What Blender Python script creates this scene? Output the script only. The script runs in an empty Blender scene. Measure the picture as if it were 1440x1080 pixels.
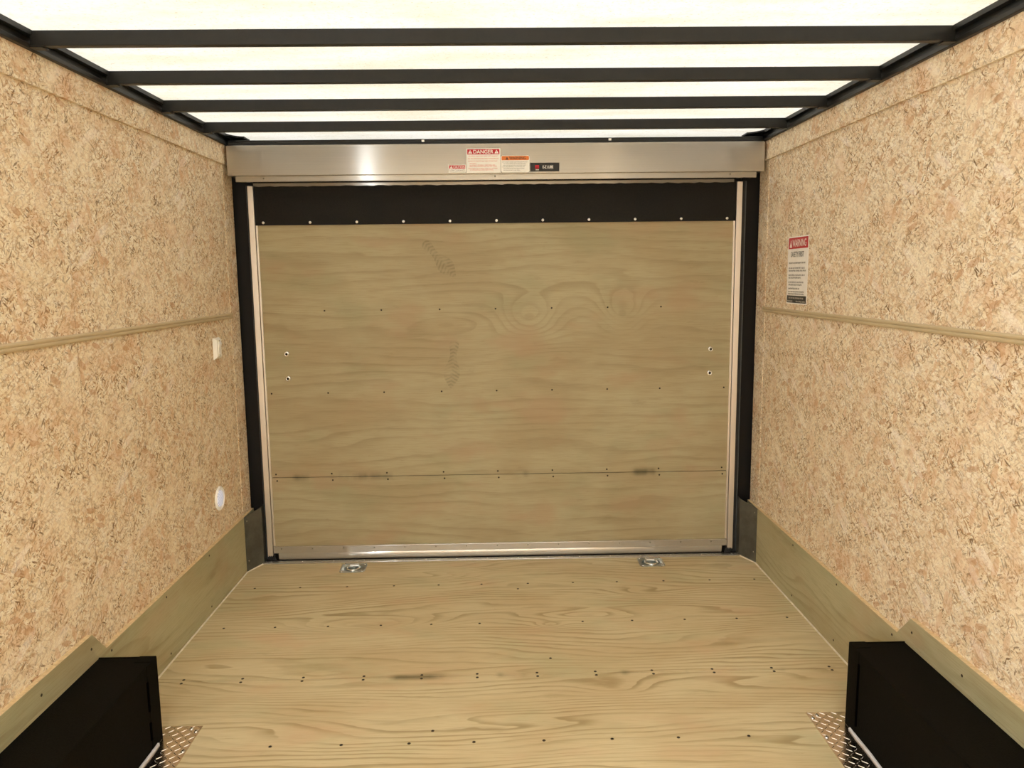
import bpy, bmesh, math, random
from mathutils import Vector, Matrix
random.seed(7)
PI = math.pi
sc = bpy.context.scene
col = sc.collection

# ---------------------------------------------------------------- camera, world, exposure
cam = bpy.data.cameras.new('camera')
cam.sensor_fit = 'HORIZONTAL'; cam.sensor_width = 36.0
cam.lens = 1088.84 * 36.0 / 1440.0
cam.clip_start = 0.02; cam.clip_end = 100
camo = bpy.data.objects.new('camera', cam); col.objects.link(camo)
camo.matrix_world = Matrix((
    (0.999733, 0.0140134, -0.01837259, -0.0124),
    (-0.02011914, 0.13685483, -0.99038678, 0.0),
    (-0.01136431, 0.99049199, 0.13710022, 1.3652),
    (0, 0, 0, 1)))
sc.camera = camo

world = bpy.data.worlds.new('world'); sc.world = world; world.use_nodes = True
wn = world.node_tree.nodes['Background']
wn.inputs[0].default_value = (1.0, 0.985, 0.95, 1)
wn.inputs[1].default_value = 2.36
sc.view_settings.view_transform = 'Standard'
sc.view_settings.look = 'None'
sc.view_settings.exposure = 0.55
sc.view_settings.gamma = 1.0
sc.view_settings.use_curve_mapping = False
sc.cycles.max_bounces = 12
sc.cycles.diffuse_bounces = 8
sc.cycles.glossy_bounces = 6

# ---------------------------------------------------------------- node helper
class NT:
    def __init__(s, name):
        s.m = bpy.data.materials.new(name); s.m.use_nodes = True
        s.t = s.m.node_tree; s.n = s.t.nodes; s.l = s.t.links
        s.b = s.n['Principled BSDF']; s.out = s.n['Material Output']
    def put(s, sock, v):
        if v is None: return
        if isinstance(v, bpy.types.NodeSocket): s.l.new(v, sock)
        elif isinstance(v, (tuple, list)) and len(v) == 3 and sock.type == 'RGBA': sock.default_value = (*v, 1)
        else: sock.default_value = v
    def math(s, op, a, b=None, c=None, clamp=False):
        n = s.n.new('ShaderNodeMath'); n.operation = op; n.use_clamp = clamp
        s.put(n.inputs[0], a); s.put(n.inputs[1], b); s.put(n.inputs[2], c)
        return n.outputs[0]
    def vmath(s, op, a, b=None):
        n = s.n.new('ShaderNodeVectorMath'); n.operation = op
        s.put(n.inputs[0], a)
        if op == 'SCALE': s.put(n.inputs['Scale'], b)
        else: s.put(n.inputs[1], b)
        return n.outputs[0]
    def pos(s):
        return s.n.new('ShaderNodeTexCoord').outputs['Object']
    def sep(s, v):
        n = s.n.new('ShaderNodeSeparateXYZ'); s.put(n.inputs[0], v); return n.outputs
    def comb(s, x, y, z=0.0):
        n = s.n.new('ShaderNodeCombineXYZ'); s.put(n.inputs[0], x); s.put(n.inputs[1], y); s.put(n.inputs[2], z); return n.outputs[0]
    def noise(s, v, scale=1, detail=2, rough=.5, dist=0, out=0):
        n = s.n.new('ShaderNodeTexNoise'); s.put(n.inputs['Vector'], v)
        n.inputs['Scale'].default_value = scale; n.inputs['Detail'].default_value = detail
        n.inputs['Roughness'].default_value = rough; n.inputs['Distortion'].default_value = dist
        return n.outputs[out]
    def vor(s, v, scale=1, rnd=1.0, feature='F1'):
        n = s.n.new('ShaderNodeTexVoronoi'); n.voronoi_dimensions = '2D'; n.feature = feature
        s.put(n.inputs['Vector'], v); n.inputs['Scale'].default_value = scale; n.inputs['Randomness'].default_value = rnd
        return n.outputs
    def map(s, v, rot=0, scale=(1, 1, 1), loc=(0, 0, 0)):
        n = s.n.new('ShaderNodeMapping'); s.put(n.inputs[0], v)
        n.inputs['Rotation'].default_value = (0, 0, rot); n.inputs['Scale'].default_value = scale; n.inputs['Location'].default_value = loc
        return n.outputs[0]
    def rot_then_scale(s, v, rot, scale, loc=(0, 0, 0)):
        return s.map(s.map(v, rot), 0, scale, loc)
    def ss(s, v, a, b, lo=0.0, hi=1.0):
        n = s.n.new('ShaderNodeMapRange'); n.interpolation_type = 'SMOOTHSTEP'
        s.put(n.inputs[0], v); n.inputs[1].default_value = a; n.inputs[2].default_value = b
        n.inputs[3].default_value = lo; n.inputs[4].default_value = hi
        return n.outputs[0]
    def mix(s, f, a, b, mode='MIX'):
        n = s.n.new('ShaderNodeMix'); n.data_type = 'RGBA'; n.blend_type = mode
        s.put(n.inputs[0], f); s.put(n.inputs[6], a); s.put(n.inputs[7], b); return n.outputs[2]
    def ramp(s, v, stops, const=False):
        n = s.n.new('ShaderNodeValToRGB'); s.put(n.inputs[0], v)
        cr = n.color_ramp; cr.interpolation = 'CONSTANT' if const else 'LINEAR'
        while len(cr.elements) < len(stops): cr.elements.new(1)
        for e, (p, c) in zip(cr.elements, stops): e.position = p; e.color = (*c, 1)
        return n.outputs[0]
    def bump(s, h, strength=.3, dist=.002):
        n = s.n.new('ShaderNodeBump'); s.put(n.inputs['Height'], h)
        n.inputs['Strength'].default_value = strength; n.inputs['Distance'].default_value = dist
        s.l.new(n.outputs[0], s.b.inputs['Normal'])
    def base(s, c, rough=.6, metal=0.0, spec=None):
        s.put(s.b.inputs['Base Color'], c); s.put(s.b.inputs['Roughness'], rough); s.put(s.b.inputs['Metallic'], metal)
        if spec is not None: s.b.inputs['Specular IOR Level'].default_value = spec
        return s.m

def srgb(r, g, b):
    f = lambda c: (c/255/12.92) if c/255 <= .04045 else ((c/255+.055)/1.055)**2.4
    return (f(r), f(g), f(b))

# ---------------------------------------------------------------- materials
def osb(name, seed, joints=()):
    t = NT(name); x, y, z = t.sep(t.pos())
    P = t.comb(t.math('ADD', y, seed), z)
    w = t.vmath('SCALE', t.vmath('SUBTRACT', t.noise(P, 13, 3, .6, out=1), (.5, .5, .5)), .018)
    w2 = t.vmath('SCALE', t.vmath('SUBTRACT', t.noise(P, 70, 2, .5, out=1), (.5, .5, .5)), .0022)
    Q = t.vmath('ADD', P, w); Q = t.vmath('ADD', Q, w2)
    big = t.noise(P, 1.8, 3, .6); mid = t.noise(P, 7.5, 4, .65); mid2 = t.noise(t.vmath('ADD', P, (7, 3, 0)), 6.0, 4, .65)
    c = t.mix(t.ss(big, .38, .66), srgb(240, 229, 203), srgb(228, 204, 170))
    pal = [(0, srgb(243, 236, 216)), (.2, srgb(236, 223, 194)), (.38, srgb(249, 244, 229)), (.55, srgb(229, 209, 176)),
           (.7, srgb(241, 231, 205)), (.84, srgb(223, 199, 165)), (.94, srgb(213, 180, 145))]
    layers = [(.2, 14, 40, .35, .75), (1.2, 18, 55, .45, .75), (-.8, 22, 66, .5, .75), (2.3, 30, 95, .5, .7), (.7, 38, 120, .5, .7), (-.25, 55, 160, .5, .6)]
    hgt = None; clus = t.ss(t.noise(P, 9, 3, .6), .36, .62, .25, 1)
    for k, (a, sx, sy, th, op) in enumerate(layers):
        V = t.rot_then_scale(Q, a, (sx, sy, 1), (k*3.7, k*1.3, 0))
        o = t.vor(V); r, g, b = t.sep(o['Color'])
        m = t.math('MULTIPLY', t.math('GREATER_THAN', g, th), op)
        st = t.noise(t.rot_then_scale(Q, a, (sx*1.5, sy*6, 1)), 1, 2)   # streaks follow the strand
        cc = t.mix(t.ss(st, .38, .68, 0, .40), t.ramp(r, pal, True), srgb(215, 190, 156))
        c = t.mix(m, c, cc)
        e = t.math('MULTIPLY', t.ss(o['Distance'], .46, .62, 0, .42), t.math('GREATER_THAN', b, .6))   # dark gap where strands overlap
        c = t.mix(e, c, srgb(146, 112, 78))
        hgt = t.math('MULTIPLY', r, m) if hgt is None else t.math('ADD', hgt, t.math('MULTIPLY', r, m))
    # resin-dark slivers, thin and short, in every direction
    for k, (a, sx, sy, th, lim) in enumerate([(.5, 24, 110, .82, .32), (-.6, 20, 115, .85, .32), (1.4, 28, 135, .83, .32), (2.2, 16, 90, .89, .28), (-.1, 60, 200, .80, .32), (.9, 66, 210, .80, .32), (1.9, 60, 230, .81, .32)]):
        V = t.rot_then_scale(Q, a, (sx, sy, 1), (k*5.1+seed, 2.2*k, 0))
        o = t.vor(V); r, g, b = t.sep(o['Color'])
        m = t.math('MULTIPLY', t.math('GREATER_THAN', r, th), t.math('MULTIPLY', clus, t.ss(o['Distance'], lim, lim*.6, 0, .95)))
        c = t.mix(m, c, t.mix(t.math('GREATER_THAN', g, .55), srgb(179, 140, 101), srgb(109, 82, 51)))
    # pale and red-brown larger flakes
    for (a, sx, sy, off, th, cl, op) in ((.35, 16, 44, 9, .955, srgb(189, 142, 103), .6), (1.3, 14, 36, 3, .94, srgb(215, 178, 141), .6), (-.5, 8, 30, 6, .93, srgb(251, 244, 236), .4)):
        V = t.rot_then_scale(Q, a, (sx, sy, 1), (off, 4+seed, 0)); o = t.vor(V); r, g, b = t.sep(o['Color'])
        c = t.mix(t.math('MULTIPLY', t.math('GREATER_THAN', r, th), t.ss(o['Distance'], .44, .36, 0, op)), c, cl)
    c = t.mix(t.ss(mid, .48, .72, 0, .50), c, srgb(208, 160, 120))
    c = t.mix(t.ss(mid2, .50, .70, 0, .50), c, srgb(248, 236, 210))
    fine = t.noise(P, 260, 2, .6)
    c = t.mix(t.ss(fine, .42, .72, 0, .40), c, srgb(205, 176, 136))
    for j in joints:   # butt joint between two sheets
        d = t.math('ABSOLUTE', t.math('SUBTRACT', y, j))
        c = t.mix(t.ss(d, .0025, .0008, 0, .45), c, srgb(151, 117, 84))
    t.bump(hgt, .25, .0012)
    return t.base(c, .75, 0, .25)

def ply(name, seed, axes='XY', blobs=(), seam=None, tone=(1, 1, 1), K=42.0, prints=(), wav=.34, lin=.72):
    """sheet of treated pine plywood; axes[0] runs along the grain; blobs bend the rings round (a, b, sa, sb, amount)"""
    t = NT(name); s3 = t.sep(t.pos()); ia, ib = 'XYZ'.index(axes[0]), 'XYZ'.index(axes[1])
    a, b = s3[ia], s3[ib]
    P = t.comb(t.math('ADD', a, seed), t.math('ADD', b, seed*.37))
    n1 = t.noise(t.map(P, 0, (.7, 3.6, 1)), 1, 2, .4)
    n2 = t.noise(t.map(P, 0, (3.2, 13, 1)), 1, 3, .5)
    f = t.math('ADD', t.math('MULTIPLY', n1, wav), t.math('MULTIPLY', n2, .035))
    f = t.math('ADD', f, t.math('MULTIPLY', b, .75))
    for (ca, cb, sa, sb, am) in blobs:
        da = t.math('MULTIPLY', t.math('SUBTRACT', a, ca), 1/sa); db = t.math('MULTIPLY', t.math('SUBTRACT', b, cb), 1/sb)
        q = t.math('ADD', t.math('MULTIPLY', da, da), t.math('MULTIPLY', db, db))
        f = t.math('ADD', f, t.math('MULTIPLY', t.math('EXPONENT', t.math('MULTIPLY', q, -1.0)), am))
    ring = t.math('FRACT', t.math('MULTIPLY', f, K))
    # latewood: slow rise, sharp fall
    line = t.math('MULTIPLY', t.ss(ring, .45, .92), t.ss(ring, 1.0, .93))
    amp = t.noise(t.map(P, 0, (1.6, 7, 1)), 1, 3, .6)
    amp2 = t.ss(amp, .34, .66, .12, 1.0)
    line = t.math('MULTIPLY', line, amp2)
    blot = t.noise(t.map(P, 0, (2.0, 4.0, 1), (3, 8, 0)), 1, 3, .55)
    blot2 = t.noise(t.map(P, 0, (2.6, 5.0, 1), (13, 5, 0)), 1, 3, .55)
    fine = t.noise(t.map(P, 0, (9, 330, 1)), 1, 2, .6)
    fib = t.noise(t.map(P, 0, (16, 90, 1), (5, 1, 0)), 1, 3, .7)
    T = lambda c: tuple(x*y for x, y in zip(c, tone))
    c = t.mix(t.ss(blot, .38, .66), T(srgb(208, 193, 155)), T(srgb(198, 178, 139)))
    c = t.mix(t.ss(blot2, .50, .72, 0, .55), c, T(srgb(184, 178, 139)))
    c = t.mix(t.math('MULTIPLY', line, lin), c, T(srgb(148, 126, 85)))
    c = t.mix(t.ss(fine, .42, .75, 0, .30), c, T(srgb(152, 128, 83)))
    c = t.mix(t.ss(fib, .60, .80, 0, .35), c, T(srgb(152, 128, 85)))
    grime = t.noise(t.map(P, 0, (5, 14, 1), (1, 17, 0)), 1, 5, .7)
    pink = t.noise(t.map(P, 0, (3.0, 6.0, 1), (31, 2, 0)), 1, 3, .5)
    c = t.mix(t.ss(pink, .52, .72, 0, .45), c, T(srgb(202, 166, 130)))
    c = t.mix(t.ss(grime, .60, .82, 0, .35), c, T(srgb(122, 105, 69)))
    for (ca, cb, sa, sb, am) in blobs:   # the knot itself
        da = t.math('MULTIPLY', t.math('SUBTRACT', a, ca), 5/sa); db = t.math('MULTIPLY', t.math('SUBTRACT', b, cb), 5/sb)
        q = t.math('ADD', t.math('MULTIPLY', da, da), t.math('MULTIPLY', db, db))
        c = t.mix(t.ss(q, 1.2, .3, 0, .15 if am > 0 else 0), c, T(srgb(130, 105, 67)))
    for (ca, cb, la, lb, ang) in prints:   # dusty boot prints with a barred sole
        U = t.sep(t.map(t.vmath('SUBTRACT', t.comb(a, b), (ca, cb, 0)), -ang))
        u, v = U[0], U[1]
        waist = t.math('ADD', .7, t.math('MULTIPLY', t.math('COSINE', t.math('MULTIPLY', t.math('ADD', v, .4*lb), 2*PI/(1.5*lb))), .3))
        du = t.math('DIVIDE', u, t.math('MULTIPLY', waist, la)); dv = t.math('MULTIPLY', v, 1/lb)
        q = t.math('ADD', t.math('MULTIPLY', du, du), t.math('POWER', t.math('ABSOLUTE', dv), 4.0))
        bars = t.math('SINE', t.math('MULTIPLY', t.math('ADD', t.math('MULTIPLY', v, 1.0), t.math('MULTIPLY', t.math('ABSOLUTE', u), .5)), 2*PI/.017))
        m = t.math('MULTIPLY', t.ss(q, 1.05, .8), t.ss(bars, -.3, .4, .12, .36))
        m = t.math('MULTIPLY', m, t.ss(t.noise(P, 22, 3), .34, .58, .25, 1))
        c = t.mix(m, c, T(srgb(114, 103, 72)))
    if seam is not None:   # dark water marks beside the sheet joint
        d = t.math('ABSOLUTE', t.math('SUBTRACT', b, seam))
        sn = t.noise(t.map(P, 0, (5, 1, 1)), 1, 3)
        c = t.mix(t.math('MULTIPLY', t.ss(d, .03, .0, 0, .75), t.ss(sn, .55, .68)), c, T(srgb(100, 92, 63)))
    t.bump(t.math('ADD', line, t.math('MULTIPLY', fine, .5)), .12, .001)
    return t.base(c, t.ss(fib, .3, .8, .50, .62), 0, .35)

def plain(name, c, rough=.5, metal=0.0, spec=None, bump=None, var=.12, vs=30):
    t = NT(name); p = t.pos(); n = t.noise(p, vs, 3, .6)
    cc = t.mix(t.ss(n, .3, .7), tuple(x*(1-var) for x in c), tuple(min(1, x*(1+var)) for x in c))
    if bump: t.bump(t.noise(p, bump[0], 3, .6), bump[1], bump[2])
    return t.base(cc, rough, metal, spec)

def brushed(name, c, rough=.34, vec=(2, 2, 400), aniso=.75, rot=.0, met=1.0):
    t = NT(name); p = t.pos()
    g = t.noise(t.map(p, 0, vec), 1, 3, .6); cl = t.noise(p, 2.5, 3, .6)
    cc = t.mix(t.ss(g, .3, .7), tuple(x*.93 for x in c), c)
    cc = t.mix(t.ss(cl, .35, .7, 0, .4), cc, tuple(x*.86 for x in c))
    m = t.base(cc, t.ss(cl, .3, .7, rough, rough+.02), met)
    t.b.inputs['Anisotropic'].default_value = aniso; t.b.inputs['Anisotropic Rotation'].default_value = rot
    tg = t.n.new('ShaderNodeTangent'); tg.direction_type = 'RADIAL'; tg.axis = 'Z'
    t.l.new(tg.outputs[0], t.b.inputs['Tangent'])
    return m

def membrane():
    t = NT('translucent_roof_skin'); p = t.pos()
    n = t.noise(p, 60, 4, .7); n2 = t.noise(t.map(p, 0, (2, 9, 1)), 1, 4, .6); sp = t.noise(p, 150, 2, .5)
    c = t.mix(t.ss(n2, .4, .7), (.89, .885, .865), (.83, .815, .755))
    c = t.mix(t.ss(n, .48, .75, 0, .40), c, (.66, .63, .53))
    c = t.mix(t.ss(sp, .62, .72, 0, .45), c, (.45, .42, .34))
    tr = t.n.new('ShaderNodeBsdfTranslucent'); di = t.n.new('ShaderNodeBsdfDiffuse')
    t.l.new(c, tr.inputs[0]); t.l.new(c, di.inputs[0])
    mx = t.n.new('ShaderNodeMixShader'); mx.inputs[0].default_value = .45
    t.l.new(tr.outputs[0], mx.inputs[1]); t.l.new(di.outputs[0], mx.inputs[2])
    t.l.new(mx.outputs[0], t.out.inputs[0]); return t.m

M = {}
M['osb_l'] = osb('oriented_strand_board', 3.0, (2.247, 1.03))
M['osb_r'] = osb('oriented_strand_board_b', 17.0, (1.03,))
M['osb_b'] = osb('strand_board_batten', 41.0)
M['floor'] = ply('floor_plywood', 2.0, 'XY', [(-.56, 2.93, .26, .07, .12), (.18, 2.90, .06, .03, .05), (.33, 2.98, .20, .05, .07), (.36, 2.42, .14, .05, .06), (-.40, 3.42, .35, .05, .07), (.65, 3.2, .20, .05, .06), (-.1, 2.2, .5, .06, .07)], 2.517)
M['door'] = ply('ramp_plywood', 9.0, 'XZ', [(.14, 1.18, .13, .09, .17), (.58, 1.19, .10, .10, .16), (-.25, 1.15, .14, .04, -.06), (.2, 1.0, .30, .05, -.06)], .42, (.645, .665, .66),
                K=26, wav=.22, lin=.34, prints=[(-.275, 1.45, .040, .110, .72), (-.225, .96, .040, .118, -.10)])
M['kick'] = ply('kick_plywood', 5.0, 'YZ', [(2.55, .12, .3, .07, .06), (3.1, .15, .2, .05, .05)], None, (.72, .79, .80), K=20, lin=.42)
M['kick2'] = ply('kick_plywood_b', 21.0, 'YZ', [(2.6, .15, .25, .06, .06), (3.2, .10, .2, .05, .05)], None, (.72, .79, .80), K=20, lin=.42)
M['rail'] = plain('painted_tan_moulding', srgb(190, 172, 138), .45, 0, .4, None, .04, 12)
M['ply_edge'] = plain('cut_plywood_edge', srgb(210, 186, 146), .8, 0, .1, None, .12, 90)
M['black'] = plain('black_powder_coat', (.013, .0125, .011), .42, 0, .35, (500, .15, .0005))
M['frame'] = plain('black_frame_paint', (.006, .005, .004), .5, 0, .25)
M['liner'] = plain('sprayed_black_liner', (.0062, .0050, .0028), .85, 0, .05, (420, .7, .002), .3, 200)
M['sheet'] = plain('black_pebbled_sheet', (.006, .005, .0032), .6, 0, .25, (260, .8, .002), .3, 120)
M['rubber'] = plain('black_rubber', (.02, .02, .02), .5, 0, .4)
M['sealgrey'] = plain('grey_seal_lip', (.06, .065, .065), .5, 0, .4)
M['alu'] = brushed('brushed_aluminium', (.56, .53, .48), .18, (2, 2, 400), 1.0, .25, .72)
M['alu_v'] = brushed('extruded_aluminium', (.84, .78, .71), .45, (400, 400, 2), .4)
M['steel'] = plain('galvanised_steel', (.115, .11, .09), .5, .45, .4, None, .22, 14)
M['zinc'] = plain('zinc_plate', (.50, .54, .53), .30, 1.0, None, None, .12, 60)
M['tread'] = plain('bright_tread_plate', (.78, .70, .62), .20, 1.0, None, (35, .12, .002), .07, 20)
M['bar'] = plain('raised_tread_bars', (.90, .86, .80), .16, 1.0)
M['screw'] = plain('bright_screw', (.78, .78, .76), .25, 1.0)
M['dscrew'] = plain('dark_screw', (.055, .035, .018), .5, .4)
M['recess'] = plain('dark_recess', (.010, .008, .005), .8, 0, .1)
M['gap_shade'] = plain('painted_gap_shadow', (.0012, .001, .001), .9, 0, .0)  # near-black standing in for shadow between the welds
M['caulk'] = plain('white_caulk', srgb(222, 212, 192), .5, 0, .4)
M['sealant'] = plain('grey_sealant', srgb(205, 202, 204), .45, 0, .4)
M['ivory'] = plain('ivory_plastic', srgb(246, 243, 236), .35, 0, .5, None, .03)
M['white'] = plain('white_plastic', srgb(248, 246, 242), .35, 0, .5, None, .03)
M['roof'] = membrane()
def paint(n, c, r=.35): return plain(n, c, r, 0, .5, None, .03)
M['p_white'] = paint('sticker_white', srgb(248, 246, 240)); M['p_red'] = paint('sticker_red', srgb(188, 22, 40))
M['p_orange'] = paint('sticker_orange', srgb(226, 126, 56)); M['p_black'] = paint('sticker_black', srgb(24, 22, 20))
M['p_pink'] = paint('sticker_faded_red_print', srgb(222, 130, 110)); M['p_grey'] = paint('sticker_grey_print', srgb(90, 84, 74))
M['p_dark'] = paint('sticker_dark_print', srgb(50, 44, 38)); M['p_sign'] = paint('sign_white', srgb(242, 238, 232))
M['p_lite'] = paint('sticker_light_print', srgb(196, 190, 178))
def lens_mat():
    t = NT('prismatic_lens'); s = t.sep(t.pos())
    u = t.math('MULTIPLY', t.math('ADD', s[1], s[2]), 2*PI/.0125); v = t.math('MULTIPLY', t.math('SUBTRACT', s[1], s[2]), 2*PI/.0125)
    h = t.math('MULTIPLY', t.math('SINE', u), t.math('SINE', v))
    c = t.mix(t.ss(h, -.2, .5), srgb(150, 160, 190), srgb(250, 250, 255)); t.bump(h, .3, .001); t.l.new(c, t.b.inputs['Emission Color'])
    t.b.inputs['Emission Color'].default_value = (.85, .92, 1, 1); t.b.inputs['Emission Strength'].default_value = .34
    return t.base(c, .2, 0, .5)
M['lens'] = lens_mat()
def glow(n, k):
    t = NT(n); t.b.inputs['Emission Color'].default_value = (.93, 1, 1.06, 1); t.b.inputs['Emission Strength'].default_value = k; return t.base((.9, .9, .88), .4)
M['glow'] = glow('added_panel_glow', 11.5); M['glow2'] = glow('added_streak_glow', 90.0)  # glow of the two added lamps

# ---------------------------------------------------------------- mesh helper
class MB:
    def __init__(s): s.bm = bmesh.new()
    def box(s, x0, x1, y0, y1, z0, z1, bev=0):
        bm = bmesh.new()
        vs = [bm.verts.new((x, y, z)) for x in (min(x0, x1), max(x0, x1)) for y in (min(y0, y1), max(y0, y1)) for z in (min(z0, z1), max(z0, z1))]
        for f in ((0, 1, 3, 2), (4, 6, 7, 5), (0, 4, 5, 1), (2, 3, 7, 6), (0, 2, 6, 4), (1, 5, 7, 3)): bm.faces.new([vs[i] for i in f])
        if bev: bmesh.ops.bevel(bm, geom=bm.edges[:], offset=bev, segments=2, affect='EDGES', profile=.5)
        return s.join(bm)
    def join(s, bm, mat=None):
        if mat is not None: bmesh.ops.transform(bm, matrix=mat, verts=bm.verts)
        me = bpy.data.meshes.new('t'); bm.to_mesh(me); bm.free(); s.bm.from_mesh(me); bpy.data.meshes.remove(me); return s
    def prism(s, pts, vec):
        """closed outline of 3-D points pushed along vec"""
        bm = bmesh.new(); v = Vector(vec)
        a = [bm.verts.new(p) for p in pts]; b = [bm.verts.new(Vector(p)+v) for p in pts]; n = len(pts)
        bm.faces.new(a); bm.faces.new(b[::-1])
        for i in range(n): bm.faces.new((a[i], b[i], b[(i+1) % n], a[(i+1) % n]))
        bmesh.ops.recalc_face_normals(bm, faces=bm.faces); return s.join(bm)
    def lathe(s, prof, mat, seg=24):
        """profile (r, h) turned about local z, placed by mat"""
        bm = bmesh.new(); rings = []
        for r, h in prof:
            if r < 1e-6: rings.append([bm.verts.new((0, 0, h))])
            else: rings.append([bm.verts.new((r*math.cos(2*PI*i/seg), r*math.sin(2*PI*i/seg), h)) for i in range(seg)])
        for p, q in zip(rings, rings[1:]):
            for i in range(seg):
                j = (i+1) % seg
                if len(p) == 1 and len(q) == 1: continue
                if len(p) == 1: bm.faces.new((p[0], q[i], q[j]))
                elif len(q) == 1: bm.faces.new((p[i], q[0], p[j]))
                else: bm.faces.new((p[i], q[i], q[j], p[j]))
        bmesh.ops.recalc_face_normals(bm, faces=bm.faces)
        return s.join(bm, mat)
    def tube(s, pts, r, seg=10, closed=False):
        bm = bmesh.new(); P = [Vector(p) for p in pts]; n = len(P); rings = []
        for i, p in enumerate(P):
            a = P[(i-1) % n] if closed or i else p; b = P[(i+1) % n] if closed or i < n-1 else p
            d = (b-a).normalized(); up = Vector((0, 0, 1)) if abs(d.z) < .9 else Vector((1, 0, 0))
            u = d.cross(up).normalized(); w = u.cross(d)
            rings.append([bm.verts.new(p + r*(math.cos(2*PI*k/seg)*u + math.sin(2*PI*k/seg)*w)) for k in range(seg)])
        for i in range(n if closed else n-1):
            p, q = rings[i], rings[(i+1) % n]
            for k in range(seg): bm.faces.new((p[k], q[k], q[(k+1) % seg], p[(k+1) % seg]))
        if not closed: bm.faces.new(rings[0][::-1]); bm.faces.new(rings[-1])
        bmesh.ops.recalc_face_normals(bm, faces=bm.faces); return s.join(bm)
    def build(s, name, mat, parent=None, smooth=False, loc=None):
        """vertices are given in world space; parents' offsets are taken out"""
        me = bpy.data.meshes.new(name)
        off = Vector(loc) if loc else Vector((0, 0, 0)); base = wloc(parent) if parent else Vector((0, 0, 0))
        bmesh.ops.translate(s.bm, vec=-(base+off) if parent else -off, verts=s.bm.verts)
        s.bm.to_mesh(me); s.bm.free(); me.materials.append(mat)
        if smooth:
            for p in me.polygons: p.use_smooth = True
            try: me.set_sharp_from_angle(angle=math.radians(40))
            except Exception: pass
        o = bpy.data.objects.new(name, me); col.objects.link(o); o.location = off
        if parent: o.parent = parent
        return o
def wloc(o):
    v = Vector((0, 0, 0))
    while o: v = v + o.location; o = o.parent
    return v
def facing(normal, p):
    """matrix placing local +z along the normal at p"""
    return Matrix.Translation(p) @ Vector(normal).to_track_quat('Z', 'Y').to_matrix().to_4x4()
def empty(name, loc):
    o = bpy.data.objects.new(name, None); col.objects.link(o); o.location = loc; o.empty_display_size = .05; return o
def tag(o, label=None, cat=None, group=None, kind=None):
    if label: o['label'] = label
    if cat: o['category'] = cat
    if group: o['group'] = group
    if kind: o['kind'] = kind
    return o
def struct(o, label, cat): return tag(o, label, cat, None, 'structure')

# screws: one mesh per kind, copied
def proto(prof_parts):
    b = MB()
    for prof in prof_parts: b.lathe(prof, Matrix.Identity(4), 12)
    me = bpy.data.meshes.new('screw'); b.bm.to_mesh(me); b.bm.free()
    for p in me.polygons: p.use_smooth = True
    return me
def screw_mesh(r, h, mat, mat2=None):
    b = MB(); b.lathe([(r, 0), (r, h*.35), (r*.8, h*.8), (r*.42, h), (r*.36, h*.55), (0, h*.5)], Matrix.Identity(4), 14)
    me = bpy.data.meshes.new('screw'); b.bm.to_mesh(me); b.bm.free(); me.materials.append(mat); me.materials.append(mat2 or M['recess'])
    for p in me.polygons:
        p.use_smooth = True
        if max(Vector(me.vertices[i].co[:2]).length for i in p.vertices) < r*.44: p.material_index = 1
    return me
S_floor = screw_mesh(.0052, .0012, M['dscrew']); S_small = screw_mesh(.0042, .0012, M['dscrew'])
S_tread = screw_mesh(.0062, .0035, M['screw']); S_dome = screw_mesh(.0072, .0045, M['screw'], M['screw'])
S_bolt = screw_mesh(.0135, .006, M['screw']); S_rail = screw_mesh(.0040, .0020, M['steel']); S_pin = screw_mesh(.0034, .0015, M['screw'], M['screw'])
def put_screws(parent, me, pts, normal, name='screw'):
    q = Vector(normal).to_track_quat('Z', 'Y'); b = wloc(parent)
    for p in pts:
        o = bpy.data.objects.new(name, me); col.objects.link(o); o.parent = parent; o.location = Vector(p)-b
        o.rotation_mode = 'QUATERNION'; o.rotation_quaternion = q

YF = -2.6      # nose of the trailer, behind the camera
YB = 3.665     # rear end of the side walls
K = 1.205; W = 1.22

# ---------------------------------------------------------------- floor
b = MB()
holes = [(-.759, -.663), (.663, .759)]; HY = (3.497, 3.593)
SEAM = 2.517
def floor_sheet(b, y0, y1):
    if not (y0 < HY[0] and y1 > HY[1]): b.box(-1.22, 1.22, y0, y1, -.03, 0); return
    b.box(-1.22, 1.22, y0, HY[0], -.03, 0); b.box(-1.22, 1.22, HY[1], y1, -.03, 0)
    xs = [-1.22, holes[0][0], holes[0][1], holes[1][0], holes[1][1], 1.22]
    for i in (0, 2, 4): b.box(xs[i], xs[i+1], HY[0], HY[1], -.03, 0)
floor_sheet(b, SEAM+.0017, 3.66); floor_sheet(b, 1.331, SEAM-.0017); floor_sheet(b, .145, 1.3295); floor_sheet(b, -1.04, .1435); floor_sheet(b, YF, -1.0415)
b.box(-1.25, 1.25, YF, 3.8, -.06, -.031)
floor = struct(b.build('floor', M['floor']), 'pale pine plywood floor sheets with rows of dark screws and a cross seam', 'floor')
XS = [-1.11, -.908, -.699, -.490, -.290, -.098, .110, .313, .511, .722, .931, 1.134]
pts = [(x, 3.322, 0) for x in XS] + [(x, 2.925, 0) for x in XS if abs(x-.110) > .02] + [(x, 2.529, 0) for x in XS] + [(x+.001, 2.505, 0) for x in XS]
pts += [(x, 2.131, 0) for x in XS[2:-2]] + [(-.99, 2.156, 0), (.164, 2.63, 0), (-.225, 2.193, 0), (.064, 3.263, 0)]
put_screws(floor, S_floor, pts, (0, 0, 1))

# threshold strip under the ramp door
b = MB(); b.box(-1.163, 1.163, 3.616, 3.645, 0.0, .006, .0012)
th = struct(b.build('trim_3', M['alu']), 'thin aluminium threshold strip across the floor below the ramp door', 'threshold')
put_screws(th, S_pin, [(-1.124+.15*i, 3.633, .006) for i in range(16)], (0, 0, 1))

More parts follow.
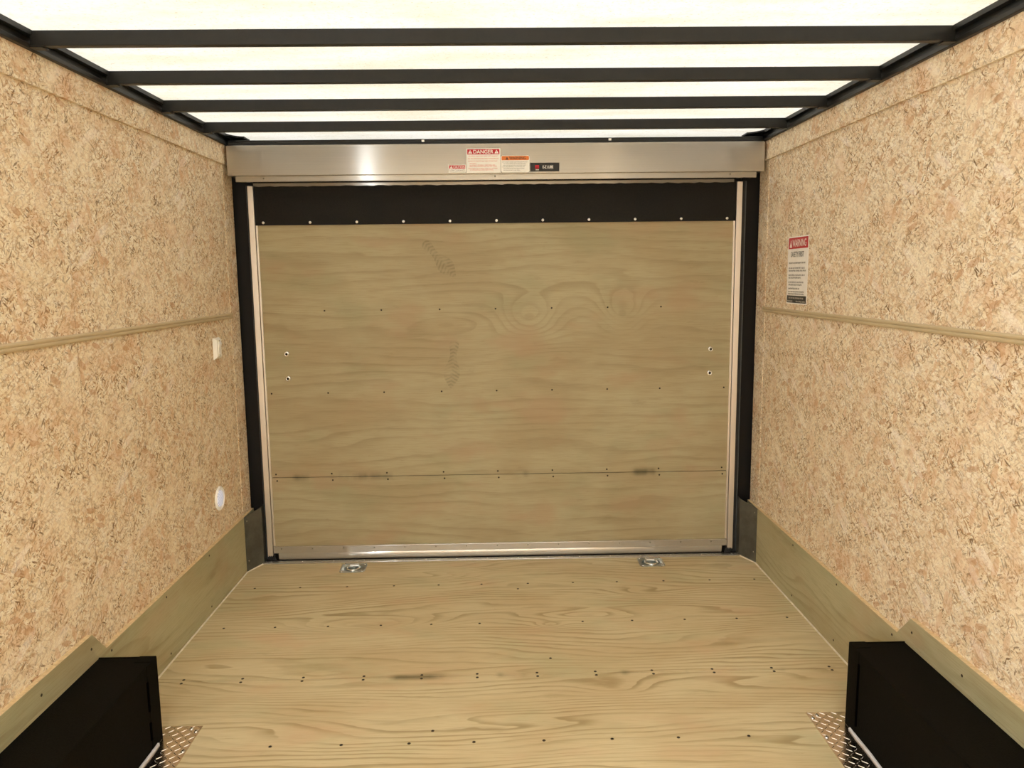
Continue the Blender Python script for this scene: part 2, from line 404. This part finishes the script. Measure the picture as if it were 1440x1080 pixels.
# ---------------------------------------------------------------- side walls
for sgn, side in ((-1, 'left'), (1, 'right')):
    b = MB(); x0, x1 = sgn*W, sgn*(W+.014)
    if sgn < 0:   # added opening near the nose, out of view, lets daylight in
        b.box(x0, x1, -.30, 3.545, 0, 1.995); b.box(x0, x1, YF, -.72, 0, 1.995); b.box(x0, x1, -.72, -.30, 1.82, 1.995)
        b.box(x1, x1-.03, -.30, YB, 0, 2.0); b.box(x1, x1-.03, YF, -.72, 0, 2.0); b.box(x1, x1-.03, -.72, -.30, 1.82, 2.0)
    else:
        b.box(x0, x1, YF, 3.545, 0, 1.995); b.box(x1, x1+.03, YF, YB, 0, 2.0)
    w = struct(b.build('wall_'+side, M['osb_l' if sgn < 0 else 'osb_r']), side+' wall of tan oriented strand board sheets', 'wall')
    b = MB(); b.box(x0-sgn*.0025, x1, 3.5465, YB, 0, 1.955)
    tag(b.build('end_batten', M['osb_b'], w), 'upright strand board strip at the rear end of the wall')
    b = MB(); b.box(x0-sgn*.010, x0, YF, 3.592, 1.874, 1.958)
    tag(b.build('top_batten', M['osb_b'], w), 'long strand board strip fixed along the top of the wall')
    # kick board and the short board over the wheel box
    b = MB(); b.box(sgn*K, sgn*W, YF, YB, 0, .268)
    bb = struct(b.build('baseboard_'+side, M['kick' if sgn < 0 else 'kick2']), side+' kick board of greenish treated plywood along the floor', 'baseboard')
    b = MB(); b.prism([(sgn*K, .18, .2685), (sgn*K, 2.232, .2685), (sgn*K, 2.160, .345), (sgn*K, .18, .345)], (sgn*.015, 0, 0))
    us = b.build('upper_board', M['kick2' if sgn < 0 else 'kick'], bb)
    tag(us, 'short plywood board above the black wheel box, cut at an angle')
    b = MB(); b.prism([(sgn*(K+.0005), .18, .3452), (sgn*(K+.0005), 2.160, .3452), (sgn*(W), 2.160, .3452), (sgn*(W), .18, .3452)], (0, 0, .0006))
    b.build('cut_edge', M['ply_edge'], us)
    b = MB(); b.box(sgn*(K+.0003), sgn*W, 2.226, YB, .2681, .2688)
    b.build('cut_edge', M['ply_edge'], bb)
    put_screws(bb, S_small, [(sgn*K, y, .247) for y in (3.073, 2.657, 2.26)] + [(sgn*K, y, .032) for y in (3.064, 2.66)], (-sgn, 0, 0))
    put_screws(us, S_small, [(sgn*K, y, .306) for y in (2.150, 1.90, 1.65)], (-sgn, 0, 0))
    # caulk line
    b = MB(); b.tube([(sgn*1.2035, 2.0, .001), (sgn*1.2035, 3.517, .001), (sgn*1.161, 3.616, .001)], .0036)
    tag(b.build('caulk_bead', M['caulk'], bb, True), 'thin white bead of caulk where board meets floor')
    # chair rail with two rounded ribs
    prof = [(0, 0), (.007, 0), (.010, .004), (.010, .008), (.007, .0115), (.010, .015), (.010, .019), (.007, .023), (0, .023)]
    b = MB(); b.prism([(sgn*(W-d), YF, 1.1935+h) for d, h in prof], (0, 3.557-YF, 0))
    struct(b.build('trim_%d' % (1 if sgn < 0 else 2), M['rail']), 'narrow ribbed tan moulding running along the %s wall' % side, 'moulding')
    # black roof rail
    b = MB(); b.box(sgn*1.198, sgn*1.25, YF, 3.70, 1.9585, 1.972, .002); b.box(sgn*1.208, sgn*1.25, YF, 3.70, 1.970, 1.993); b.box(sgn*1.190, sgn*1.25, YF, 3.70, 1.990, 2.0035)
    rr = struct(b.build('trim_%d' % (4 if sgn < 0 else 5), M['black']), 'black steel roof rail along the top of the %s wall' % side, 'roof rail')
    # curved gusset in the rear corner
    g = [(sgn*1.198, 3.44, 1.9955)]
    for i in range(9):
        a = i/8*PI/2
        g.append((sgn*(1.198-.065+.065*math.cos(a)), 3.46+.15*math.sin(a), 1.9955))
    g.append((sgn*1.133, 3.69, 1.9955)); g.append((sgn*1.198, 3.69, 1.9955))
    b = MB(); b.prism(g, (0, 0, .006)); b.build('corner_gusset', M['black'], rr)

# front wall and added lamps (behind the camera)
b = MB(); b.box(-1.25, 1.25, YF-.03, YF, 0, 2.0)
struct(b.build('wall_front', M['osb_r']), 'strand board nose wall', 'wall')
# added glowing panel, out of view, lifts the walls and floor
r = empty('added_lamp_panel', (0, -1.7, 1.96)); tag(r, 'added broad white lamp panel behind the viewer, brightening the walls', 'lamp')
b = MB(); b.box(-1.05, 1.05, -2.25, -1.15, 1.972, 1.995, .004); b.box(-1.05, 1.05, -1.165, -1.15, 1.88, 1.973, .002); b.box(-1.05, 1.05, -2.25, -2.235, 1.88, 1.973, .002); b.build('housing', M['white'], r)  # deep skirts keep the added panel's glare off the header
b = MB(); b.box(-1.02, 1.02, -2.22, -1.18, 1.965, 1.9725, .002); b.build('diffuser', M['glow'], r)
r = empty('wall_lamp', (-1.215, -.27, 1.3)); tag(r, 'added slim upright lamp behind the viewer, making the header streak', 'lamp')  # unseen lamp added to put a bright streak on the aluminium
b = MB(); b.box(-1.22, -1.195, -.295, -.240, .29, 1.95, .003); b.build('housing', M['white'], r)
b = MB(); b.box(-1.196, -1.186, -.284, -.251, .30, 1.93, .003); b.build('diffuser', M['glow2'], r)
# ceiling
b = MB(); b.box(-1.25, 1.25, YF-.03, 3.80, 2.004, 2.0055)
struct(b.build('ceiling', M['roof']), 'translucent white roof skin glowing with daylight', 'ceiling')

# ---------------------------------------------------------------- rear frame
b = MB()
for s in (-1, 1): b.box(s*1.139, s*1.25, 3.690, 3.78, 0, 2.0); b.box(s*1.236, s*1.25, 3.665, 3.70, 0, 2.0)
b.box(-1.25, 1.25, 3.72, 3.80, 1.80, 2.003)
b.box(-1.25, 1.25, 3.715, 3.80, -.06, .002)
wb = struct(b.build('wall_back', M['frame']), 'black steel rear frame around the ramp door opening', 'wall')
b = MB(); b.box(-1.197, 1.197, 3.550, 3.70, 1.8225, 1.9525, .0015)
tag(b.build('header_plate', M['alu'], wb), 'brushed aluminium header box across the top of the opening')
b = MB(); b.box(-1.166, 1.166, 3.562, 3.575, 1.797, 1.8225, .0012)
hl = b.build('header_lip', M['alu'], wb); tag(hl, 'aluminium lip below the header box')
put_screws(hl, S_rail, [(-1.043, 3.562, 1.811), (-.012, 3.562, 1.812), (1.047, 3.562, 1.812)], (0, -1, 0))
b = MB(); b.box(-1.196, 1.196, 3.570, 3.70, 1.9545, 1.968, .002); b.box(-1.196, 1.196, 3.577, 3.70, 1.968, 1.979, .002)
rb = b.build('roof_beam', M['black'], wb); tag(rb, 'black roof beam above the header')
for x in (-.33, .504):
    b = MB(); b.box(x-.006, x+.006, 3.566, 3.572, 1.9645, 1.9735, .001); tag(b.build('clip', M['white'], rb), 'tiny white clip')
for s in (-1, 1):
    b = MB(); b.box(s*1.139, s*1.152, 3.668, 3.690, .004, 1.795)
    se = b.build('door_seal', M['rubber'], wb)
    b = MB(); b.tube([(s*1.1535, 3.666, .01), (s*1.1535, 3.666, 1.793)], .0028, 8); b.build('seal_lip', M['sealgrey'], se, True)

# ---------------------------------------------------------------- ramp door
DX = -.006
door = empty('door_1', (DX, 3.66, 0))
struct(door, 'closed ramp door faced with treated plywood in an aluminium frame', 'ramp door')
b = MB(); b.box(DX-1.105, DX+1.105, 3.652, 3.668, .4214, 1.70); up = b.build('upper_panel', M['door'], door, loc=(-DX, -3.66, 0)); up.location = (-DX, -3.66, 0)
b = MB(); b.box(DX-1.105, DX+1.105, 3.652, 3.668, .06, .4186); lp = b.build('lower_panel', M['door'], door, loc=(-DX, -3.66, 0)); lp.location = (-DX, -3.66, 0)
for o in (up, lp):   # mesh kept in world coordinates, so the two sheets share one grain field
    for v in o.data.vertices: v.co += Vector((DX, 3.66, 0)) + o.location
tag(up, 'large upper plywood sheet with scuffs and boot prints'); tag(lp, 'lower plywood sheet')
SX = [-1.085, -.818, -.553, -.280, -.018, .246, .510, .762, 1.070]
Y0 = 3.652
for o in (up,): put_screws(o, S_small, [], (0, -1, 0))
put_screws(door, S_small, [(x, Y0, 1.218) for x in SX[1:-1]] + [(x, Y0, .829) for x in SX] + [(x, Y0, .436) for x in SX] + [(x+.004, Y0, .404) for x in SX], (0, -1, 0))
put_screws(door, S_bolt, [(-1.004, Y0, 1.017), (-1.003, Y0, .900), (1.002, Y0, 1.014), (1.000, Y0, .900)], (0, -1, 0), 'bolt')
for s in (-1, 1):
    b = MB(); b.box(DX+s*1.137, DX+s*1.1115, 3.643, 3.668, .028, 1.789, .0012)
    tag(b.build('side_trim', M['alu_v'], door), 'upright aluminium edge trim of the door')
    b = MB(); b.box(DX+s*1.1085, DX+s*1.100, 3.646, 3.668, .079, 1.612, .001)
    b.build('inner_lip', M['alu_v'], door)
    b = MB(); x = DX+s*1.098
    for i in range(4): b.tube([(x+s*.008*i, 3.640, .012), (x+s*(.008*i+.006), 3.640, .030), (x+s*(.008*i+.006), 3.66, .036)], .0028, 6)
    tag(b.build('corner_brush', M['rubber'], door), 'black bristle seal in the bottom corner')
# black pebbled sheet with its wavy cut top edge
n = 90; xa, xb = DX-1.1085, DX+1.1085
out = [(xa, 3.644, 1.612), (xb, 3.644, 1.612)]
for i in range(n+1):
    x = xb+(xa-xb)*i/n; out.append((x, 3.644, 1.7865+.0016*math.sin(i*2.1)+random.uniform(-.0012, .0012)))
b = MB(); b.prism(out, (0, .008, 0)); sh = b.build('top_sheet', M['sheet'], door); tag(sh, 'black pebble-textured sheet across the top of the door')
put_screws(sh, S_dome, [(-1.078+.2140*i, 3.644, 1.6235) for i in range(11)], (0, -1, 0))
b = MB(); b.box(DX-1.112, DX+1.100, 3.653, 3.660, 1.775, 1.8015, .001); tag(b.build('top_trim', M['alu'], door), 'aluminium strip along the top edge of the door')
b = MB(); b.box(DX-1.1085, DX+1.1085, 3.642, 3.668, .045, .078, .0015); br = b.build('bottom_rail', M['alu'], door); tag(br, 'screwed aluminium rail along the foot of the door')
put_screws(br, S_rail, [(-1.075+.15*i, 3.642, .067) for i in range(15)], (0, -1, 0))
prof = [(3.668, .044), (3.650, .044), (3.6475, .036), (3.647, .026), (3.649, .016), (3.654, .009), (3.668, .007)]
b = MB(); b.prism([(DX-1.085, y, z) for y, z in prof], (2.17, 0, 0)); tag(b.build('hinge_extrusion', M['alu'], door, True), 'rounded aluminium hinge extrusion at the foot of the door')

b = MB(); b.box(-1.235, 1.235, 3.700, 3.714, 0.003, 1.815); tag(b.build('outer_skin', M['frame'], door), 'black outer skin of the door')
# steel corner plates
for s, side in ((-1, 'left'), (1, 'right')):
    r = empty('corner_plate', (s*1.185, 3.565, 0)); tag(r, 'dull grey steel plate closing the bottom %s rear corner' % side, 'metal plate', 'steel corner plates')
    p0, p1 = Vector((s*1.2035, 3.515, 0)), Vector((s*1.158, 3.630, 0)); nv = Vector((-(p1-p0).y*s, (p1-p0).x*s, 0)).normalized()
    b = MB(); b.prism([p0+Vector((0, 0, .001)), p1+Vector((0, 0, .001)), p1+Vector((0, 0, .283)), p0+Vector((0, 0, .2675))], -nv*.003 if nv.y < 0 else nv*.003)
    b.build('plate', M['steel'], r)
    b = MB(); q = p1+Vector((0, .045, 0)); b.prism([p1+Vector((0, 0, .001)), q+Vector((0, 0, .001)), q+Vector((0, 0, .285)), p1+Vector((0, 0, .283))], (s*.003, 0, 0)); b.build('flange', M['steel'], r)
    nn = nv if nv.y < 0 else -nv
    put_screws(r, S_pin, [p0+(p1-p0)*.13+nn*.0006+Vector((0, 0, z)) for z in (.052, .245)], nn)

# ---------------------------------------------------------------- roof bows
names = ['nearest of the four', 'second nearest of the four', 'third nearest of the four', 'farthest of the four']
bow0 = None
for k in range(4):
    y = 2.106+.395*k
    if bow0 is None:
        bow0 = o = empty('roof_bow', (0, y, 1.965))
        b = MB(); b.box(-1.197, 1.197, y, y+.026, 1.965, 2.003, .0018); b.build('tube', M['black'], o)
        for s in (-1, 1):
            b = MB(); b.box(s*1.165, s*1.205, y-.003, y+.029, 1.9605, 1.9645, .001); b.build('end_bracket', M['black'], o)
    else:
        o = bow0.copy(); col.objects.link(o); o.location = (0, y, 1.965)
        for ch in list(bow0.children): c = ch.copy(); col.objects.link(c); c.parent = o
    tag(o, 'black square steel roof bow, %s crossing the white roof' % names[k], 'roof bow', 'roof bows under the translucent roof')

# ---------------------------------------------------------------- wheel boxes and tread plates
for s, side in ((-1, 'left'), (1, 'right')):
    X = s*1.036; YE = 2.185
    r = empty('wheel_box', (s*1.12, 1.2, 0)); tag(r, 'black textured steel wheel box against the %s wall' % side, 'wheel box', 'black wheel boxes on the floor')
    b = MB(); b.box(X+s*.003, s*1.2048, .22, YE-.004, .0005, .260, .0015); b.build('box_body', M['liner'], r)
    b = MB(); b.box(X, X+s*.004, YE-.062, YE, .0005, .2615, .0008); b.box(X+s*.001, s*1.085, YE-.035, YE+.002, .258, .2635, .001); b.box(X, s*1.2045, YE-.003, YE+.001, .0005, .262)
    fl = b.build('end_flange', M['liner'], r); tag(fl, 'folded end flange welded round the far end')
    b = MB()
    for z0, z1 in ((.125, .215), (.035, .090)) if s < 0 else ((.03, .225),): b.box(X-s*.0006, X+s*.003, YE-.068, YE-.061, z0, z1)
    b.build('gap_shadow', M['gap_shade'], fl)  # black strips painting the shade in the weld gaps
    b = MB(); pts = []
    for i in range(40):
        t = i/39; y = YE-.035-t*1.7; pts.append((X-s*(.0015+.001*math.sin(i*1.7)), y, .0040))
    b.tube(pts, .0046, 8); tag(b.build('sealant_bead', M['sealant'], r, True), 'grey-white bead of sealant along the foot of the box')
    # tread plate
    r = empty('tread_plate', (s*1.0, 1.2, 0)); tag(r, 'bright diamond tread plate on the floor beside the %s wheel box' % side, 'tread plate', 'diamond tread plates beside the wheel boxes')
    b = MB(); b.box(s*.938, s*1.062, YE+.003, 2.245, 0, .0018); b.box(s*.938, s*1.035, .25, YE, 0, .0018); b.build('plate', M['tread'], r)
    b = MB(); d = .019
    bm0 = bmesh.new()
    L, Wd, H = .0100, .0018, .0013
    ring = [(math.cos(a)*L, math.sin(a)*Wd) for a in [2*PI*i/10 for i in range(10)]]
    lo = [bm0.verts.new((x, y, 0)) for x, y in ring]; hi = [bm0.verts.new((x*.75, y*.35, H)) for x, y in ring]
    for i in range(10): bm0.faces.new((lo[i], lo[(i+1) % 10], hi[(i+1) % 10], hi[i]))
    bm0.faces.new(hi)
    me0 = bpy.data.meshes.new('t'); bm0.to_mesh(me0); bm0.free()
    j = 0; y = 2.238
    while y > 1.2:
        i = 0; x = .948
        while x < 1.058:
            if not (y < YE+.012 and x > 1.022):
                a = PI/4 if (i+j) % 2 else -PI/4
                m = Matrix.Translation((s*x, y, .0018)) @ Matrix.Rotation(a, 4, 'Z')
                b.bm.from_mesh(me0); vs = b.bm.verts[-20:] if False else list(b.bm.verts)[-len(me0.vertices):]
                bmesh.ops.transform(b.bm, matrix=m, verts=vs)
            i += 1; x += d
        j += 1; y -= d
    bpy.data.meshes.remove(me0)
    tag(b.build('raised_bars', M['bar'], r), 'raised crossed bars of the tread pattern')
    put_screws(r, S_tread, [(s*.967, 2.229, .0018), (s*.948, 2.214, .0018), (s*.948, 2.113, .0018), (s*.948, 1.95, .0018)], (0, 0, 1))

# ---------------------------------------------------------------- recessed tie-down rings
ring0 = None
for s, side in ((-1, 'left'), (1, 'right')):
    cx, cy = s*.711, 3.545
    if ring0 is None:
        r = ring0 = empty('tie_down_ring', (cx, cy, 0))
        # plate: square with clipped corners and a round well
        bm = bmesh.new(); hw, hh, cc = .060, .057, .010
        corner = [(-hw+cc, -hh), (hw-cc, -hh), (hw, -hh+cc), (hw, hh-cc), (hw-cc, hh), (-hw+cc, hh), (-hw, hh-cc), (-hw, -hh+cc)]
        N = 32; rim, outer = [], []
        def edge_pt(a):
            dx, dy = math.cos(a), math.sin(a); tt = min(hw/max(abs(dx), 1e-6), hh/max(abs(dy), 1e-6), (hw+hh-cc)/(abs(dx)+abs(dy)))
            return dx*tt, dy*tt
        levels = [(None, .0005), (None, .003), (.046, .0032), (.043, .001), (.040, -.014), (.030, -.018), (0, -.018)]
        rings = []
        for rr_, z in levels:
            if rr_ is None: rings.append([bm.verts.new((*edge_pt(2*PI*i/N), z)) for i in range(N)])
            elif rr_ == 0: rings.append([bm.verts.new((0, 0, z))])
            else: rings.append([bm.verts.new((rr_*math.cos(2*PI*i/N), rr_*math.sin(2*PI*i/N), z)) for i in range(N)])
        for p, q in zip(rings, rings[1:]):
            for i in range(N):
                j = (i+1) % N
                bm.faces.new((p[i], p[j], q[0])) if len(q) == 1 else bm.faces.new((p[i], p[j], q[j], q[i]))
        bmesh.ops.recalc_face_normals(bm, faces=bm.faces)
        b = MB(); b.join(bm, Matrix.Translation((cx, cy, 0))); b.build('pan', M['zinc'], r, True)
        # D ring lying in the well, its straight bar under a strap at the far side
        P = [(cx-.022, cy+.020, .004), (cx+.022, cy+.020, .004)]
        for i in range(13):
            a = math.radians(20-220*i/12); P.append((cx+.030*math.cos(a), cy-.006+.030*math.sin(a), .003))
        b = MB(); b.tube(P, .0052, 10, True); tag(b.build('ring', M['screw'], r, True), 'thick shiny D-shaped ring')
        b = MB(); b.box(cx-.020, cx+.020, cy+.013, cy+.032, .0065, .0115, .002); b.box(cx-.020, cx+.020, cy+.030, cy+.038, .002, .0115, .001)
        tag(b.build('strap', M['screw'], r), 'bright metal strap holding the ring')
        put_screws(r, S_tread, [(cx+a*.048, cy+c*.045, .003) for a in (-1, 1) for c in (-1, 1)], (0, 0, 1))
    else:
        r = ring0.copy(); col.objects.link(r); r.location = (cx, cy+.006, 0)
        for ch in list(ring0.children): c = ch.copy(); col.objects.link(c); c.parent = r
    tag(r, 'zinc recessed D-ring tie-down in the floor, %s of the two by the ramp door' % side, 'tie-down ring', 'recessed tie-down rings in the floor')

# ---------------------------------------------------------------- switch and round light on the left wall
r = empty('light_switch', (-W, 3.342, 1.03)); tag(r, 'small ivory light switch box on the left wall under the moulding', 'light switch')
x = -W
b = MB(); pz0, pz1, py0, py1 = 1.029, 1.121, 3.303, 3.378
b.prism([(x, py0, pz0), (x, py1, pz0), (x, py1, pz1), (x, py0, pz1)], (.002, 0, 0))
bm = bmesh.new(); lo = [bm.verts.new(p) for p in ((x+.002, py0, pz0), (x+.002, py1, pz0), (x+.002, py1, pz1), (x+.002, py0, pz1))]
hi = [bm.verts.new(p) for p in ((x+.014, py0+.012, pz0+.012), (x+.014, py1-.012, pz0+.012), (x+.014, py1-.012, pz1-.008), (x+.014, py0+.012, pz1-.008))]
for i in range(4): bm.faces.new((lo[i], lo[(i+1) % 4], hi[(i+1) % 4], hi[i]))
bm.faces.new(hi); bmesh.ops.recalc_face_normals(bm, faces=bm.faces); b.join(bm)
b.build('switch_plate', M['ivory'], r)
b = MB(); b.prism([(x+.014, 3.330, 1.052), (x+.014, 3.330, 1.102), (x+.017, 3.330, 1.102), (x+.022, 3.330, 1.096), (x+.016, 3.330, 1.074), (x+.016, 3.330, 1.052)], (0, .024, 0))
b.build('rocker', M['white'], r)
put_screws(r, S_pin, [(x+.0142, 3.342, 1.046), (x+.0142, 3.342, 1.108)], (1, 0, 0))

r = empty('round_light', (-W, 3.263, .434)); tag(r, 'small round white light with a patterned lens on the left wall', 'light')
m = facing((1, 0, 0), (-W, 3.263, .434)) @ Matrix.Rotation(0, 4, 'Z')
b = MB(); b.lathe([(.050, 0), (.0525, .002), (.051, .006), (.047, .0085), (.0435, .006), (.042, .0045), (.0355, .0042)], m, 40); b.build('bezel', M['white'], r, True)
b = MB(); b.lathe([(.0365, .004), (.034, .0075), (.026, .009), (.012, .0098), (0, .010)], m, 40); b.build('lens', M['lens'], r, True)

# ---------------------------------------------------------------- stickers and signs
def text_obj(s, w, h, org, ux, uz, mat, parent, name='lettering', bold=.0, flat=.0004):
    """lettering whose box is exactly w x h, lower left corner at org, running along ux with uz up"""
    cu = bpy.data.curves.new('t', 'FONT'); cu.body = s; cu.offset = bold; cu.resolution_u = 3
    to = bpy.data.objects.new('t', cu); col.objects.link(to); dg = bpy.context.evaluated_depsgraph_get(); dg.update()
    me = bpy.data.meshes.new_from_object(to.evaluated_get(dg)); bpy.data.objects.remove(to); bpy.data.curves.remove(cu)
    xs = [v.co.x for v in me.vertices]; ys = [v.co.y for v in me.vertices]
    x0, x1, y0, y1 = min(xs), max(xs), min(ys), max(ys); ux, uz, org = Vector(ux), Vector(uz), Vector(org); base = wloc(parent)
    nrm = ux.cross(uz)
    for v in me.vertices:
        v.co = org + ux*((v.co.x-x0)/(x1-x0)*w) + uz*((v.co.y-y0)/(y1-y0)*h) + nrm*flat - base
    me.name = name; me.materials.clear(); me.materials.append(mat)
    o = bpy.data.objects.new(name, me); col.objects.link(o); o.parent = parent; return o

class Sticker:
    """flat label: (u, v) run across and up from its lower left corner"""
    def __init__(s, name, org, ux, uz, w, h, mat, label, cat, th=.0006, rc=.0):
        s.o = Vector(org); s.ux, s.uz = Vector(ux), Vector(uz); s.n = s.ux.cross(s.uz); s.w, s.h, s.th = w, h, th
        s.r = empty(name, s.o); tag(s.r, label, cat)
        s.rect(0, 0, w, h, mat, 'backing', 0, th, rc)
    def P(s, u, v, d=0): return s.o + s.ux*u + s.uz*v + s.n*d
    def outline(s, u, v, w, h, rc):
        if rc <= 0: return [(u, v), (u+w, v), (u+w, v+h), (u, v+h)]
        pts = []
        for cx, cy, a0 in ((u+w-rc, v+rc, -90), (u+w-rc, v+h-rc, 0), (u+rc, v+h-rc, 90), (u+rc, v+rc, 180)):
            for i in range(5): a = math.radians(a0+i*22.5); pts.append((cx+rc*math.cos(a), cy+rc*math.sin(a)))
        return pts
    def rect(s, u, v, w, h, mat, name, d0=None, th=.0002, rc=0):
        d0 = s.th if d0 is None else d0
        b = MB(); b.prism([s.P(a, c, d0) for a, c in s.outline(u, v, w, h, rc)], s.n*th); return b.build(name, mat, s.r)
    def text(s, t, u, v, w, h, mat, bold=.0): return text_obj(t, w, h, s.P(u, v, s.th+.0002), s.ux, s.uz, mat, s.r, 'lettering', bold)
    def tri(s, u, v, w, h, mat, mat2):
        b = MB(); b.prism([s.P(u, v, s.th+.0002), s.P(u+w, v, s.th+.0002), s.P(u+w/2, v+h, s.th+.0002)], s.n*.0003); t = b.build('warning_triangle', mat, s.r)
        b = MB(); m = s.th+.0005
        b.prism([s.P(u+w*.46, v+h*.30, m), s.P(u+w*.54, v+h*.30, m), s.P(u+w*.57, v+h*.68, m), s.P(u+w*.43, v+h*.68, m)], s.n*.0002)
        b.prism([s.P(u+w*.45, v+h*.12, m), s.P(u+w*.55, v+h*.12, m), s.P(u+w*.55, v+h*.22, m), s.P(u+w*.45, v+h*.22, m)], s.n*.0002)
        b.build('mark', mat2, t)
    def lines(s, rows, lh, mat, name='fine_print'):
        """fine print too small to read: rows of word-length strokes"""
        b = MB(); rnd = random.Random(len(rows)*7+int(s.w*1e4))
        for (u0, u1, v) in rows:
            u = u0
            while u < u1-lh*.5:
                wl = min(rnd.uniform(1.5, 5.5)*lh*.8, u1-u)
                # a word is a row of little uprights joined by bars
                x = u
                while x < u+wl-lh*.2:
                    cw = lh*.55
                    b.prism([s.P(x, v, s.th), s.P(x+cw*.32, v, s.th), s.P(x+cw*.32, v+lh, s.th), s.P(x, v+lh, s.th)], s.n*.0003)
                    yy = rnd.choice([0, .4, .8])*lh
                    b.prism([s.P(x, v+yy, s.th), s.P(x+cw*.8, v+yy, s.th), s.P(x+cw*.8, v+yy+lh*.22, s.th), s.P(x, v+yy+lh*.22, s.th)], s.n*.0003)
                    x += cw
                u += wl+lh*.5
        return b.build(name, mat, s.r)

H = dict(ux=(1, 0, 0), uz=(0, 0, 1))
def hs(name, x0, x1, z0, z1, mat, label, rc=0): return Sticker(name, (x0, 3.5499, z0), (1, 0, 0), (0, 0, 1), x1-x0, z1-z0, mat, label, 'sticker', .0006, rc)
s = hs('warning_sticker', -.218, -.1405, 1.8285, 1.862, M['p_white'], 'tiny red and white CAUTION sticker at the left end of the header stickers')
s.rect(.003, .016, s.w-.006, .0150, M['p_red'], 'header_band'); s.tri(.006, .0175, .013, .012, M['p_white'], M['p_red'])
s.text('CAUTION', .0215, .0185, .050, .0098, M['p_white'], .008); s.text('LOW CLEARANCE', .006, .004, .066, .0085, M['p_grey'], .0)
s = hs('warning_sticker', -.1375, .0135, 1.8265, 1.9315, M['p_white'], 'large red and white DANGER sticker, tallest on the aluminium header')
s.rect(.004, .079, s.w-.008, .0225, M['p_red'], 'header_band'); s.tri(.0075, .0825, .019, .016, M['p_white'], M['p_red']); s.tri(.1245, .0825, .019, .016, M['p_white'], M['p_red'])
s.text('DANGER', .031, .0825, .089, .0160, M['p_white'], .012)
s.lines([(.010, .141, .0695), (.007, .143, .0585), (.007, .141, .0480), (.014, .045, .0385), (.014, .130, .0310), (.014, .135, .0255), (.008, .141, .0165), (.016, .120, .0100)], .0042, M['p_pink'])
s = hs('warning_sticker', .0165, .1425, 1.8275, 1.8995, M['p_white'], 'orange topped WARNING sticker on the header right of the danger one', .007)
s.rect(.002, .052, s.w-.004, .0180, M['p_orange'], 'header_band', rc=.004); s.tri(.019, .0545, .014, .0125, M['p_black'], M['p_orange'])
s.text('WARNING', .036, .0545, .074, .0125, M['p_black'], .012)
s.lines([(.005, .118, .0425), (.010, .112, .0355), (.008, .110, .0285), (.005, .105, .0215), (.010, .105, .0145), (.010, .085, .0070)], .0030, M['p_grey'])
s = hs('product_sticker', .1455, .2755, 1.8290, 1.8675, M['p_black'], 'small black sticker with white lettering at the right of the header stickers')
s.text('E-Z LUBE', .056, .0135, .047, .0125, M['p_white'], .012)
s.rect(.022, .0130, .0175, .0150, M['p_red'], 'emblem'); s.rect(.024, .0060, .0150, .0040, M['p_lite'], 'emblem_base'); s.rect(.0255, .0165, .0100, .0030, M['p_black'], 'emblem_bar')
s.lines([(.042, .102, .0305)], .0020, M['p_grey']); s.lines([(.056, .104, .0065)], .0020, M['p_grey'])

s = Sticker('safety_sign', (W-.0003, 3.284, 1.2405), (0, -1, 0), (0, 0, 1), .2145, .276, M['p_sign'], 'tall white safety sign with red WARNING band on the right wall', 'sign', .0012, .003)
s.rect(.005, .226, s.w-.010, .0450, M['p_red'], 'header_band'); s.tri(.018, .2315, .024, .033, M['p_white'], M['p_red'])
s.text('WARNING', .047, .2335, .145, .0300, M['p_white'], .008)
s.text('SAFETY FIRST', .036, .1925, .135, .0215, M['p_dark'], .006)
s.lines([(.016, .190, .1650), (.016, .184, .1440), (.016, .198, .1330), (.016, .186, .1150), (.016, .150, .1045), (.018, .178, .0860), (.018, .160, .0755), (.018, .140, .0600)], .0062, M['p_grey'])
s.lines([(.018, .188, .0720-.0245), (.018, .186, .0385)], .0056, M['p_grey'], 'fine_print')
s.rect(.005, .0045, s.w-.010, .0300, M['p_black'], 'footer_band')
s.th += .0003; s.lines([(.026, .180, .0215), (.012, .070, .0085), (.105, .200, .0085)], .0055, M['p_lite'], 'footer_print'); s.th -= .0003
